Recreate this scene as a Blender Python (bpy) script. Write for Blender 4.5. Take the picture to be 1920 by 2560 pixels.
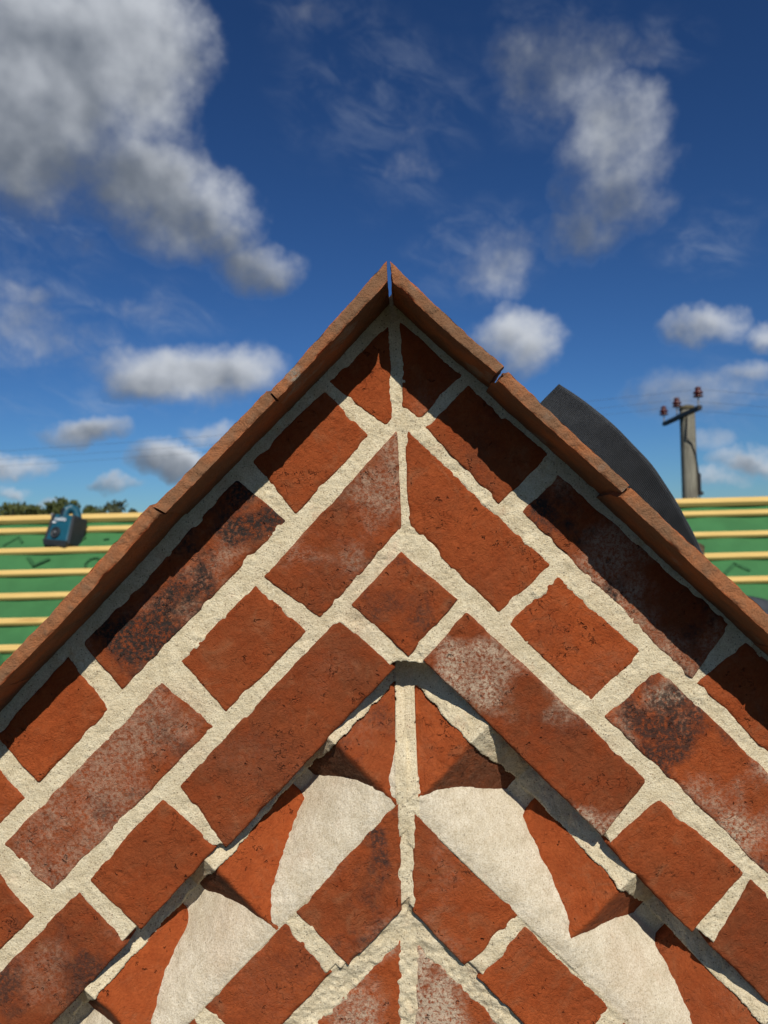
import bpy, bmesh, math, random
import numpy as np
from mathutils import Vector, Matrix, Euler

# ------------------------------------------------------------------ clean start
for o in list(bpy.data.objects):
    bpy.data.objects.remove(o, do_unlink=True)
scene = bpy.context.scene
COL = scene.collection
random.seed(7)
R = math.radians
EYE = 6.5            # height of the eye above the ground (standing on a scaffold lift)
WALL = 0.713         # distance from the eye to the face of the gable

# ------------------------------------------------------------------ camera
cd = bpy.data.cameras.new('camera')
cd.sensor_fit = 'VERTICAL'
cd.sensor_height = 34.6
cd.sensor_width = 34.6
cd.lens = 26.0
cd.clip_start = 0.02
cd.clip_end = 6000
cd.dof.use_dof = True
cd.dof.focus_distance = 0.72
cd.dof.aperture_fstop = 8.5
cam = bpy.data.objects.new('camera', cd)
COL.objects.link(cam)
cam.matrix_world = Matrix.Translation((0, 0, EYE)) @ (Matrix.Rotation(R(1.2), 4, 'Z') @ Matrix.Rotation(R(90 + 1.5), 4, 'X') @ Matrix.Rotation(R(-1.4), 4, 'Z'))
scene.camera = cam
scene.render.resolution_x = 768
scene.render.resolution_y = 1024

# ------------------------------------------------------------------ sun
SUN = Vector((0.21, -1.0, 0.90)).normalized()
sl = bpy.data.lights.new('sun', 'SUN')
sl.energy = 5.0
sl.angle = R(0.53)
sl.color = (1.0, 0.95, 0.87)
sun = bpy.data.objects.new('sun', sl)
COL.objects.link(sun)
sun.rotation_euler = (-SUN).to_track_quat('-Z', 'Y').to_euler()

# ------------------------------------------------------------------ sky: Nishita plus drifting cumulus
world = bpy.data.worlds.new('World')
scene.world = world
world.use_nodes = True
nt = world.node_tree
nt.nodes.clear()


class N:
    """tiny helper for node graphs"""
    def __init__(s, tree): s.t = tree
    def n(s, typ, **kw):
        nd = s.t.nodes.new(typ)
        for k, v in kw.items():
            setattr(nd, k, v)
        return nd
    def put(s, sock, v):
        if v is None: return
        if hasattr(v, 'is_linked') or hasattr(v, 'links'):
            s.t.links.new(v, sock)
        else:
            sock.default_value = v
    def math(s, op, a, b=None, c=None, clamp=False):
        nd = s.n('ShaderNodeMath', operation=op, use_clamp=clamp)
        for i, v in enumerate((a, b, c)):
            s.put(nd.inputs[i], v)
        return nd.outputs[0]
    def vmath(s, op, a, b=None):
        nd = s.n('ShaderNodeVectorMath', operation=op)
        s.put(nd.inputs[0], a)
        if b is not None: s.put(nd.inputs[1], b)
        return nd.outputs['Value'] if op in ('LENGTH', 'DISTANCE', 'DOT_PRODUCT') else nd.outputs[0]
    def noise(s, vec, scale, detail=4, rough=0.5, dist=0.0, color=False):
        nd = s.n('ShaderNodeTexNoise')
        s.put(nd.inputs['Vector'], vec)
        nd.inputs['Scale'].default_value = scale
        nd.inputs['Detail'].default_value = detail
        nd.inputs['Roughness'].default_value = rough
        nd.inputs['Distortion'].default_value = dist
        return nd.outputs['Color' if color else 'Fac']
    def remap(s, v, a, b, c=0.0, d=1.0, smooth=True):
        nd = s.n('ShaderNodeMapRange')
        nd.interpolation_type = 'SMOOTHSTEP' if smooth else 'LINEAR'
        s.put(nd.inputs[0], v)
        for i, q in zip((1, 2, 3, 4), (a, b, c, d)): s.put(nd.inputs[i], q)
        return nd.outputs[0]
    def mix(s, f, a, b, blend='MIX'):
        nd = s.n('ShaderNodeMix', data_type='RGBA', blend_type=blend)
        s.put(nd.inputs[0], f)
        for i, q in ((6, a), (7, b)):
            if isinstance(q, tuple) and len(q) == 3: q = (*q, 1)
            s.put(nd.inputs[i], q)
        return nd.outputs[2]
    def attr(s, name):
        nd = s.n('ShaderNodeAttribute', attribute_type='OBJECT', attribute_name=name)
        return nd.outputs['Fac']


w = N(nt)
sky = w.n('ShaderNodeTexSky', sky_type='NISHITA')
sky.sun_disc = False
sky.sun_elevation = math.asin(SUN.z)
sky.sun_rotation = math.atan2(SUN.x, SUN.y)
sky.altitude = 300
sky.air_density = 1.0
sky.dust_density = 0.15
sky.ozone_density = 3.0
skyg = w.n('ShaderNodeGamma')
skyg.inputs['Gamma'].default_value = 1.22
nt.links.new(sky.outputs[0], skyg.inputs['Color'])
skycol = w.mix(1.0, skyg.outputs[0], (0.395, 0.655, 0.955), 'MULTIPLY')
CLOUDS = [(-0.435,0.526,0.158,0.124,1),(-0.329,0.549,0.09,0.098,0.95),(-0.471,0.452,0.112,0.081,1),(-0.259,0.388,0.086,0.054,0.9),(-0.321,0.435,0.077,0.055,0.9),(-0.185,0.33,0.052,0.031,0.8),(-0.219,0.364,0.051,0.037,0.75),(0.295,0.429,0.081,0.072,0.74),(0.221,0.532,0.102,0.077,0.42),(0.249,0.353,0.05,0.034,0.62),(0.32,0.45,0.05,0.05,0.7),(0.15,0.239,0.057,0.039,0.9),(0.112,0.337,0.081,0.057,0.5),(-0.253,0.201,0.117,0.037,1),(-0.302,0.19,0.072,0.029,0.9),(-0.439,0.244,0.105,0.035,0.5),(-0.456,0.283,0.068,0.021,0.4),(-0.4,0.129,0.051,0.017,0.85),(-0.284,0.092,0.054,0.022,0.95),(-0.244,0.127,0.04,0.015,0.7),(0.382,0.232,0.038,0.022,0.85),(0.44,0.22,0.026,0.017,0.8),(0.369,0.163,0.078,0.034,0.6),(0.418,0.177,0.035,0.018,0.6),(0.419,0.074,0.034,0.016,0.85),(0.388,0.055,0.037,0.011,0.6),(-0.471,0.088,0.04,0.015,0.8),(-0.36,0.06,0.029,0.01,0.7),(-0.467,0.064,0.018,0.007,0.7),(0.385,0.1,0.027,0.016,0.4),(-0.433,0.05,0.027,0.005,0.5),(-0.013,0.522,0.111,0.073,0.28),(0.011,0.441,0.068,0.045,0.22),(-0.442,0.35,0.092,0.046,0.33),(-0.348,0.283,0.091,0.027,0.3),(-0.09,0.592,0.08,0.024,0.22),(0.342,0.532,0.046,0.031,0.25)]
tc = w.n('ShaderNodeTexCoord')
D = w.vmath('NORMALIZE', tc.outputs['Generated'])
sx = w.n('ShaderNodeSeparateXYZ'); nt.links.new(D, sx.inputs[0])
az = w.math('ARCTAN2', sx.outputs[0], sx.outputs[1])
el = w.math('ARCSINE', sx.outputs[2])
cq = w.n('ShaderNodeCombineXYZ'); nt.links.new(az, cq.inputs[0]); nt.links.new(el, cq.inputs[1])
warp = w.noise(D, 9.0, 5, 0.6, color=True)
warp = w.vmath('SUBTRACT', warp, (0.5, 0.5, 0.5))
wm = w.n('ShaderNodeVectorMath', operation='MULTIPLY'); nt.links.new(warp, wm.inputs[0]); wm.inputs[1].default_value = (0.09, 0.075, 0.0)
Q = w.vmath('ADD', cq.outputs[0], wm.outputs[0])
acc = None
low = None
for (ca, ce, ra, re, wt) in CLOUDS:
    d = w.vmath('MULTIPLY', w.vmath('SUBTRACT', Q, (ca, ce, 0)), (1 / ra, 1 / re, 0))
    l = w.vmath('LENGTH', d)
    m = w.remap(l, 1.75, 0.1, 0.0, wt)
    acc = m if acc is None else w.math('MAXIMUM', acc, m)
    if wt > 0.5:
        sy_ = w.n('ShaderNodeSeparateXYZ'); nt.links.new(d, sy_.inputs[0])
        mm = w.math('MULTIPLY', m, m)
        t_ = w.math('MULTIPLY', mm, w.math('ADD', sy_.outputs[1], w.math('MULTIPLY', sy_.outputs[0], 0.45)))
        num = t_ if low is None else w.math('ADD', num, t_)
        low = mm if low is None else w.math('ADD', low, mm)
lift = w.math('DIVIDE', num, w.math('ADD', low, 0.02))        # lit crown above, shaded base below
# scattered cumulus over the rest of the sky dome, beyond the part in view
far = w.math('MAXIMUM', w.remap(w.math('ABSOLUTE', az), 0.58, 0.75), w.remap(el, 0.72, 0.85))
gen = w.remap(w.noise(D, 3.2, 3, 0.5), 0.54, 0.70, 0.0, 0.9)
gen = w.math('MULTIPLY', w.math('MULTIPLY', gen, far), w.remap(el, 0.0, 0.08))
acc = w.math('MAXIMUM', acc, gen)
fb = w.noise(D, 10.0, 9, 0.60)
fb2 = w.noise(D, 48.0, 6, 0.62)
dens = w.math('ADD', acc, w.math('MULTIPLY', w.math('SUBTRACT', fb, 0.5), 1.35))
dens = w.math('ADD', dens, w.math('MULTIPLY', w.math('SUBTRACT', fb2, 0.5), 0.24))
dens = w.math('MULTIPLY', dens, w.remap(acc, 0.0, 0.28))
alpha = w.remap(dens, 0.12, 0.98, 0.0, 0.96)
# self shading of the clouds: compare with the cloud a little towards the sun (upwards and to the right)
Ds = w.vmath('ADD', D, (0.014, 0.0, 0.034))
f0 = w.noise(D, 6.0, 4, 0.45)
fs = w.noise(Ds, 6.0, 4, 0.45)
slope = w.math('SUBTRACT', f0, fs)
bright = w.math('ADD', 0.50, w.math('MULTIPLY', slope, 1.7))
bright = w.math('ADD', bright, w.math('MULTIPLY', w.math('SUBTRACT', w.noise(D, 3.4, 3, 0.5), 0.5), 0.7))
bright = w.math('ADD', bright, w.math('MULTIPLY', w.math('SUBTRACT', fb2, 0.5), 0.14))
bright = w.math('SUBTRACT', bright, w.remap(acc, 0.75, 1.0, 0.0, 0.10))
bright = w.math('ADD', bright, w.math('MULTIPLY', lift, 0.34))
thick = w.remap(bright, 0.05, 0.92)
ccol = w.mix(thick, (0.175, 0.205, 0.255), (0.76, 0.80, 0.86))
# thin high streaks and mottling
CIRRUS = [(-0.439,0.244,0.123,0.039,0.5),(-0.456,0.292,0.094,0.03,0.4),(-0.338,0.279,0.119,0.032,0.35),(-0.442,0.363,0.092,0.046,0.42),(-0.013,0.522,0.12,0.073,0.26),(0.011,0.441,0.073,0.05,0.22),(0.384,0.326,0.056,0.034,0.4),(0.342,0.532,0.058,0.035,0.3),(0.113,0.351,0.085,0.052,0.4),(0.211,0.541,0.081,0.065,0.45),(-0.09,0.592,0.088,0.028,0.2),(-0.373,0.164,0.14,0.028,0.3),(0.395,0.147,0.09,0.054,0.3)]
acc2 = None
for (ca, ce, ra, re, wt) in CIRRUS:
    l = w.vmath('LENGTH', w.vmath('MULTIPLY', w.vmath('SUBTRACT', Q, (ca, ce, 0)), (1 / ra, 1 / re, 0)))
    m = w.remap(l, 1.5, 0.2, 0.0, wt)
    acc2 = m if acc2 is None else w.math('MAXIMUM', acc2, m)
cs = w.n('ShaderNodeCombineXYZ')
nt.links.new(w.math('ADD', w.math('MULTIPLY', az, 0.6), w.math('MULTIPLY', el, 0.3)), cs.inputs[0])
nt.links.new(w.math('ADD', el, w.math('MULTIPLY', az, 0.10)), cs.inputs[1])
stk = w.noise(cs.outputs[0], 26.0, 7, 0.62, 0.5)
thin = w.math('MULTIPLY', acc2, w.remap(stk, 0.40, 0.78, 0.0, 0.75))
ccol = w.mix(w.remap(alpha, 0.0, 0.12, 1.0, 0.0), ccol, (0.52, 0.60, 0.72))
alpha = w.math('MAXIMUM', alpha, thin)
bg1 = w.n('ShaderNodeBackground'); nt.links.new(skycol, bg1.inputs[0]); bg1.inputs[1].default_value = 0.05
bg2 = w.n('ShaderNodeBackground'); nt.links.new(ccol, bg2.inputs[0]); bg2.inputs[1].default_value = 0.9
ms = w.n('ShaderNodeMixShader'); nt.links.new(alpha, ms.inputs[0]); nt.links.new(bg1.outputs[0], ms.inputs[1]); nt.links.new(bg2.outputs[0], ms.inputs[2])
ow = w.n('ShaderNodeOutputWorld'); nt.links.new(ms.outputs[0], ow.inputs[0])
try:
    world.cycles.sampling_method = 'MANUAL'
    world.cycles.sample_map_resolution = 512
except Exception:
    pass

scene.render.engine = 'CYCLES'
scene.view_settings.view_transform = 'Standard'
scene.view_settings.look = 'None'
scene.view_settings.exposure = -0.2
scene.view_settings.gamma = 1.0
scene.view_settings.use_curve_mapping = False

# ------------------------------------------------------------------ helpers


def vnoise(p, seed=0):
    """value noise in [-1,1] for an (n,3) array of lattice-scaled points"""
    p = np.asarray(p, dtype=np.float64)
    i = np.floor(p).astype(np.int64)
    f = p - i
    f = f * f * f * (f * (f * 6 - 15) + 10)
    def h(a, b, c):
        n = (a * 374761393 + b * 668265263 + c * 2147483647 + seed * 144665) & 0xffffffff
        n = ((n ^ (n >> 13)) * 1274126177) & 0xffffffff
        n = ((n ^ (n >> 15)) * 2246822519) & 0xffffffff
        return ((n ^ (n >> 16)) & 0xffff) / 32767.5 - 1.0
    x, y, z = i[..., 0], i[..., 1], i[..., 2]
    fx, fy, fz = f[..., 0], f[..., 1], f[..., 2]
    def lx(b, c): 
        h0 = h(x, y + b, z + c); return h0 + (h(x + 1, y + b, z + c) - h0) * fx
    a0 = lx(0, 0); a0 = a0 + (lx(1, 0) - a0) * fy
    a1 = lx(0, 1); a1 = a1 + (lx(1, 1) - a1) * fy
    return a0 + (a1 - a0) * fz


def n2(x, z, wl, seed=0, y=0.0):
    """noise of wavelength wl (same unit as x, z); rotated lattice to hide the grid"""
    a = 0.6 + seed * 0.37
    X = (x * math.cos(a) - z * math.sin(a)) / wl
    Z = (x * math.sin(a) + z * math.cos(a)) / wl
    return vnoise(np.stack([X + 57.3, Z + 91.7, np.full_like(X, 3.3) + y / wl], -1), seed)


def fbm2(x, z, wl, seed, octs=3, gain=0.5):
    s = 0; a = 1
    for k in range(octs):
        s = s + a * n2(x, z, wl / 2 ** k, seed + 11 * k); a *= gain
    return s


def mesh_from(name, verts, faces, mat=None, smooth=True):
    me = bpy.data.meshes.new(name)
    v = np.ascontiguousarray(verts, dtype=np.float32)
    if isinstance(faces, np.ndarray):
        nf, k = faces.shape
        me.vertices.add(len(v)); me.vertices.foreach_set('co', v.ravel())
        me.loops.add(nf * k); me.loops.foreach_set('vertex_index', faces.ravel().astype(np.int32))
        me.polygons.add(nf); me.polygons.foreach_set('loop_start', (np.arange(nf) * k).astype(np.int32))
        me.update(calc_edges=True)
        me.validate()
    else:
        me.from_pydata([tuple(q) for q in v], [], faces)
        me.update()
    if smooth:
        me.polygons.foreach_set('use_smooth', np.ones(len(me.polygons), dtype=bool))
    if mat: me.materials.append(mat)
    return me


def link(name, me, parent=None, loc=None, **props):
    o = bpy.data.objects.new(name, me)
    COL.objects.link(o)
    if parent: o.parent = parent
    if loc is not None: o.location = loc
    for k, v in props.items(): o[k] = v
    return o


def empty(name, loc, label, cat, rot=(0, 0, 0), group=None):
    o = bpy.data.objects.new(name, None)
    COL.objects.link(o)
    o.location = loc; o.rotation_euler = rot
    o.empty_display_size = 0.1
    o['label'] = label; o['category'] = cat
    if group: o['group'] = group
    return o


def bm_mesh(name, bm, mat, smooth=False, bevel=0.0, seg=2):
    if bevel:
        bmesh.ops.bevel(bm, geom=bm.edges[:], offset=bevel, segments=seg, affect='EDGES', profile=0.5)
    bmesh.ops.recalc_face_normals(bm, faces=bm.faces[:])
    me = bpy.data.meshes.new(name)
    bm.to_mesh(me); bm.free()
    if smooth:
        me.polygons.foreach_set('use_smooth', np.ones(len(me.polygons), dtype=bool))
    me.materials.append(mat)
    return me


def add_box(bm, c, s, rot=None):
    r = bmesh.ops.create_cube(bm, size=1.0)
    m = Matrix.Translation(c) @ (rot.to_4x4() if rot else Matrix.Identity(4)) @ Matrix.Diagonal((*s, 1))
    bmesh.ops.transform(bm, matrix=m, verts=r['verts'])
    return r['verts']


def add_cyl(bm, p, q, r0, r1=None, seg=16):
    p, q = Vector(p), Vector(q)
    r1 = r0 if r1 is None else r1
    r = bmesh.ops.create_cone(bm, cap_ends=True, segments=seg, radius1=r0, radius2=r1, depth=(q - p).length)
    m = Matrix.Translation((p + q) / 2) @ (q - p).to_track_quat('Z', 'Y').to_matrix().to_4x4()
    bmesh.ops.transform(bm, matrix=m, verts=r['verts'])


def add_lathe(bm, prof, c, seg=20):
    rings = []
    for (r, z) in prof:
        rings.append([bm.verts.new((c[0] + r * math.cos(2 * math.pi * k / seg), c[1] + r * math.sin(2 * math.pi * k / seg), c[2] + z)) for k in range(seg)])
    for a, b in zip(rings[:-1], rings[1:]):
        for k in range(seg):
            bm.faces.new((a[k], a[(k + 1) % seg], b[(k + 1) % seg], b[k]))
    bm.faces.new(rings[0][::-1]); bm.faces.new(rings[-1])


def material(name):
    m = bpy.data.materials.new(name)
    m.use_nodes = True
    t = m.node_tree
    t.nodes.clear()
    g = N(t)
    b = g.n('ShaderNodeBsdfPrincipled')
    o = g.n('ShaderNodeOutputMaterial')
    t.links.new(b.outputs[0], o.inputs[0])
    b.inputs['Specular IOR Level'].default_value = 0.25
    b.inputs['Roughness'].default_value = 0.9
    return m, g, b


def simple(name, col, rough=0.7, spec=0.3, var=0.12, scale=20.0, bump=0.0, metal=0.0):
    m, g, b = material(name)
    tcn = g.n('ShaderNodeTexCoord')
    nz = g.noise(tcn.outputs['Object'], scale, 5, 0.6)
    dark = tuple(c * (1 - var) for c in col); lite = tuple(min(1, c * (1 + var)) for c in col)
    c = g.mix(g.remap(nz, 0.3, 0.7), dark, lite)
    g.put(b.inputs['Base Color'], c)
    b.inputs['Roughness'].default_value = rough
    b.inputs['Specular IOR Level'].default_value = spec
    b.inputs['Metallic'].default_value = metal
    if bump:
        bn = g.n('ShaderNodeBump'); bn.inputs['Distance'].default_value = bump; bn.inputs['Strength'].default_value = 1.0
        g.put(bn.inputs['Height'], nz); g.put(b.inputs['Normal'], bn.outputs[0])
    return m


# ------------------------------------------------------------------ materials
def make_brick():
    m, g, b = material('clay_brick')
    tcn = g.n('ShaderNodeTexCoord')
    seed = g.attr('seed'); tone = g.attr('tone'); soot = g.attr('soot'); lime = g.attr('lime')
    sv = g.n('ShaderNodeCombineXYZ'); g.put(sv.inputs[0], g.math('MULTIPLY', seed, 3.7)); g.put(sv.inputs[1], g.math('MULTIPLY', seed, 1.9)); g.put(sv.inputs[2], seed)
    P = g.vmath('ADD', tcn.outputs['Object'], sv.outputs[0])
    big = g.noise(P, 14, 3, 0.5)
    mid = g.noise(P, 55, 5, 0.6, 0.4)
    fine = g.noise(P, 420, 4, 0.65)
    grit = g.noise(P, 1300, 2, 0.5)
    base = g.mix(g.math('ADD', g.math('MULTIPLY', tone, 0.8), g.math('MULTIPLY', g.math('SUBTRACT', big, 0.5), 0.9), clamp=True), (0.205, 0.056, 0.020), (0.465, 0.100, 0.024))
    base = g.mix(g.remap(mid, 0.35, 0.72, 0.0, 0.55), base, (0.275, 0.051, 0.012))
    # pale kiln bloom and dusty drag marks
    dust = g.noise(P, 30, 6, 0.68, 1.2)
    base = g.mix(g.remap(dust, 0.5, 0.78, 0.0, 0.55), base, (0.31, 0.135, 0.062))
    # per-grain speckle
    base = g.mix(g.remap(fine, 0.3, 0.75, 0.0, 0.5), base, g.mix(1.0, base, (0.66, 0.58, 0.55), 'MULTIPLY'))
    sp = g.remap(grit, 0.70, 0.78, 0.0, 0.45)
    base = g.mix(sp, base, (0.52, 0.27, 0.17))
    # lime and efflorescence, streaky; only on the bricks that carry it
    st = g.vmath('MULTIPLY', P, (1.0, 1.0, 1.0))
    ln = g.math('ADD', g.noise(st, 12, 4, 0.55, 0.2), g.remap(lime, 0.9, 1.6, 0.0, 0.10))
    lg = g.noise(P, 300, 5, 0.75, 0.3)
    lmask = g.math('MULTIPLY', g.remap(ln, 0.48, 0.66), g.remap(lg, 0.35, 0.63))
    lmask = g.math('MULTIPLY', lmask, lime, clamp=True)
    base = g.mix(lmask, base, (0.52, 0.40, 0.28))
    # soot and kiln burn
    sn = g.noise(g.vmath('ADD', P, (7.1, 3.3, 1.7)), 15, 5, 0.6, 0.3)
    sg = g.noise(P, 330, 4, 0.7)
    smask = g.math('MULTIPLY', g.remap(sn, 0.49, 0.63), g.remap(sg, 0.28, 0.58))
    smask = g.math('MULTIPLY', smask, soot, clamp=True)
    base = g.mix(smask, base, (0.034, 0.027, 0.023))
    bu = g.n('ShaderNodeAttribute', attribute_type='GEOMETRY', attribute_name='brown_shade').outputs['Fac']
    base = g.mix(g.math('MULTIPLY', bu, g.remap(mid, 0.2, 0.6, 0.6, 1.0)), base, g.mix(g.remap(fine, 0.35, 0.65), (0.060, 0.032, 0.018), (0.15, 0.085, 0.05)))  # down-slope tooth faces: weathered brown plus shade mixed into the colour
    # short cracks and wrinkles torn by the mould
    wv = g.vmath('ADD', P, g.vmath('MULTIPLY', g.noise(P, 45, 4, 0.65, color=True), (0.035, 0.035, 0.035)))
    c1 = g.math('ABSOLUTE', g.math('SUBTRACT', g.noise(wv, 75, 2, 0.5), 0.5))
    patch = g.remap(g.noise(P, 26, 3, 0.5), 0.54, 0.68)
    brk = g.remap(g.noise(P, 150, 3, 0.6), 0.44, 0.58)
    crk = g.math('MULTIPLY', g.math('MULTIPLY', g.remap(c1, 0.0, 0.016, 1.0, 0.0), patch), brk)
    # pits and burnt-out specks
    pv = g.n('ShaderNodeTexVoronoi'); g.put(pv.inputs['Vector'], wv); pv.inputs['Scale'].default_value = 210
    pc = g.n('ShaderNodeSeparateColor'); g.put(pc.inputs[0], pv.outputs['Color'])
    pit = g.math('MULTIPLY', g.remap(pv.outputs['Distance'], 0.40, 0.18), g.math('GREATER_THAN', pc.outputs[0], 0.93))
    pit = g.math('MULTIPLY', pit, g.remap(g.noise(P, 35, 3, 0.5), 0.40, 0.58))
    crk = g.math('MAXIMUM', crk, pit)
    # drag lines left by the wire and the mould
    dx = g.n('ShaderNodeSeparateXYZ'); g.put(dx.inputs[0], wv)
    drv = g.n('ShaderNodeCombineXYZ')
    g.put(drv.inputs[0], g.math('MULTIPLY', g.math('ADD', dx.outputs[0], dx.outputs[2]), 38.0))
    g.put(drv.inputs[1], g.math('MULTIPLY', g.math('SUBTRACT', dx.outputs[0], dx.outputs[2]), 330.0))
    g.put(drv.inputs[2], seed)
    drag = g.noise(drv.outputs[0], 1.0, 4, 0.6)
    base = g.mix(g.remap(drag, 0.35, 0.7, 0.0, 0.30), base, g.mix(1.0, base, (0.66, 0.60, 0.56), 'MULTIPLY'))
    base = g.mix(g.math('MULTIPLY', crk, 0.5), base, (0.055, 0.016, 0.008))
    g.put(b.inputs['Base Color'], base)
    b.inputs['Roughness'].default_value = 0.95
    b.inputs['Specular IOR Level'].default_value = 0.12
    h = g.math('ADD', g.math('MULTIPLY', fine, 0.55), g.math('MULTIPLY', grit, 0.28))
    h = g.math('ADD', h, g.math('MULTIPLY', g.noise(P, 130, 4, 0.6, 0.6), 0.9))
    h = g.math('ADD', h, g.math('MULTIPLY', drag, 0.8))
    h = g.math('SUBTRACT', h, g.math('MULTIPLY', crk, 1.6))
    bn = g.n('ShaderNodeBump'); bn.inputs['Distance'].default_value = 0.0016; bn.inputs['Strength'].default_value = 1.0
    g.put(bn.inputs['Height'], h); g.put(b.inputs['Normal'], bn.outputs[0])
    return m


def make_mortar():
    m, g, b = material('lime_mortar')
    tcn = g.n('ShaderNodeTexCoord'); P = tcn.outputs['Object']
    at = g.n('ShaderNodeAttribute', attribute_type='GEOMETRY', attribute_name='haunch')
    ha = at.outputs['Fac']
    fine = g.noise(P, 700, 3, 0.7)
    mid = g.noise(P, 60, 5, 0.6)
    big = g.noise(P, 9, 3, 0.5)
    joint = g.mix(g.remap(mid, 0.3, 0.7), (0.66, 0.56, 0.37), (0.80, 0.70, 0.49))
    brush = g.noise(g.vmath('MULTIPLY', P, (320, 320, 60)), 1.0, 5, 0.7)
    haun = g.mix(g.remap(mid, 0.3, 0.7), (0.62, 0.54, 0.395), (0.77, 0.69, 0.535))
    haun = g.mix(g.remap(brush, 0.3, 0.7, 0.0, 0.35), haun, (0.50, 0.42, 0.29))
    c = g.mix(ha, joint, haun)
    c = g.mix(g.remap(big, 0.52, 0.75, 0.0, 0.35), c, (0.60, 0.43, 0.29))
    c = g.mix(g.remap(fine, 0.34, 0.62, 0.6, 0.0), c, g.mix(1.0, c, (0.58, 0.51, 0.41), 'MULTIPLY'))
    # dark and pale sand grains
    vo = g.n('ShaderNodeTexVoronoi'); g.put(vo.inputs['Vector'], P); vo.inputs['Scale'].default_value = 480
    vs = g.n('ShaderNodeSeparateColor'); g.put(vs.inputs[0], vo.outputs['Color'])
    grain = g.math('MULTIPLY', g.remap(vo.outputs['Distance'], 0.42, 0.25), g.math('GREATER_THAN', vs.outputs[0], 0.86))
    grain = g.math('MULTIPLY', grain, g.math('SUBTRACT', 1.0, g.math('MULTIPLY', ha, 0.45)))
    c = g.mix(g.math('MULTIPLY', grain, 0.75), c, g.mix(vs.outputs[1], (0.09, 0.075, 0.06), (0.33, 0.22, 0.13)))
    # red brick dust smeared on the joint here and there
    rd = g.math('MULTIPLY', g.remap(g.noise(P, 34, 4, 0.6), 0.60, 0.74, 0.0, 0.30), g.math('SUBTRACT', 1.0, g.math('MULTIPLY', ha, 0.7)))
    c = g.mix(rd, c, (0.55, 0.30, 0.18))
    g.put(b.inputs['Base Color'], c)
    b.inputs['Roughness'].default_value = 0.95
    b.inputs['Specular IOR Level'].default_value = 0.1
    h = g.math('ADD', g.math('MULTIPLY', fine, 1.0), g.math('MULTIPLY', g.noise(P, 260, 4, 0.65), 1.4))
    h = g.math('MULTIPLY', h, g.math('SUBTRACT', 1.0, g.math('MULTIPLY', ha, 0.35)))
    bn = g.n('ShaderNodeBump'); bn.inputs['Distance'].default_value = 0.0012; bn.inputs['Strength'].default_value = 0.85
    g.put(bn.inputs['Height'], h); g.put(b.inputs['Normal'], bn.outputs[0])
    return m


def make_tile():
    m, g, b = material('weathered_clay_tile')
    tcn = g.n('ShaderNodeTexCoord')
    seed = g.attr('seed')
    sv = g.n('ShaderNodeCombineXYZ'); g.put(sv.inputs[0], g.math('MULTIPLY', seed, 2.3)); g.put(sv.inputs[2], seed)
    P = g.vmath('ADD', tcn.outputs['Object'], sv.outputs[0])
    big = g.noise(P, 22, 4, 0.55)
    mid = g.noise(P, 90, 5, 0.65, 0.5)
    fine = g.noise(P, 600, 4, 0.7)
    c = g.mix(g.remap(big, 0.35, 0.65), (0.235, 0.122, 0.062), (0.40, 0.150, 0.058))
    c = g.mix(g.remap(mid, 0.45, 0.72, 0.0, 0.5), c, (0.21, 0.135, 0.08))
    # fresh orange where the weathered skin has flaked off
    ed = g.n('ShaderNodeAttribute', attribute_type='GEOMETRY', attribute_name='chip').outputs['Fac']
    c = g.mix(g.math('MULTIPLY', ed, g.remap(g.noise(P, 70, 3, 0.5), 0.38, 0.55), clamp=True), c, (0.47, 0.135, 0.045))
    # lichen and cement grey
    c = g.mix(g.math('MULTIPLY', g.remap(g.noise(P, 17, 3, 0.5), 0.60, 0.68, 0.0, 0.85), g.remap(g.noise(P, 300, 4, 0.7), 0.35, 0.55)), c, (0.30, 0.27, 0.21))
    c = g.mix(g.remap(fine, 0.35, 0.7, 0.0, 0.5), c, g.mix(1.0, c, (0.60, 0.54, 0.5), 'MULTIPLY'))
    g.put(b.inputs['Base Color'], c)
    b.inputs['Roughness'].default_value = 0.9
    b.inputs['Specular IOR Level'].default_value = 0.2
    h = g.math('ADD', g.math('MULTIPLY', fine, 0.6), g.math('MULTIPLY', mid, 1.0))
    bn = g.n('ShaderNodeBump'); bn.inputs['Distance'].default_value = 0.0022; bn.inputs['Strength'].default_value = 1.0
    g.put(bn.inputs['Height'], h); g.put(b.inputs['Normal'], bn.outputs[0])
    return m


def make_rubber():
    m, g, b = material('black_membrane')
    tcn = g.n('ShaderNodeTexCoord'); P = tcn.outputs['UV']
    a = g.n('ShaderNodeTexWave', wave_type='BANDS', bands_direction='X'); g.put(a.inputs[0], P); a.inputs['Scale'].default_value = 62
    c = g.n('ShaderNodeTexWave', wave_type='BANDS', bands_direction='Y'); g.put(c.inputs[0], P); c.inputs['Scale'].default_value = 30
    h = g.math('MULTIPLY', a.outputs['Fac'], c.outputs['Fac'])
    h = g.math('ADD', h, g.math('MULTIPLY', g.noise(P, 130, 3, 0.6), 0.7))
    du = g.noise(P, 5, 5, 0.65)
    col = g.mix(g.remap(du, 0.35, 0.75), (0.026, 0.031, 0.038), (0.052, 0.059, 0.068))
    g.put(b.inputs['Base Color'], col)
    g.put(b.inputs['Roughness'], g.remap(du, 0.3, 0.7, 0.42, 0.6))
    b.inputs['Specular IOR Level'].default_value = 0.45
    bn = g.n('ShaderNodeBump'); bn.inputs['Distance'].default_value = 0.0013; bn.inputs['Strength'].default_value = 0.8
    g.put(bn.inputs['Height'], h); g.put(b.inputs['Normal'], bn.outputs[0])
    return m


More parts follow.
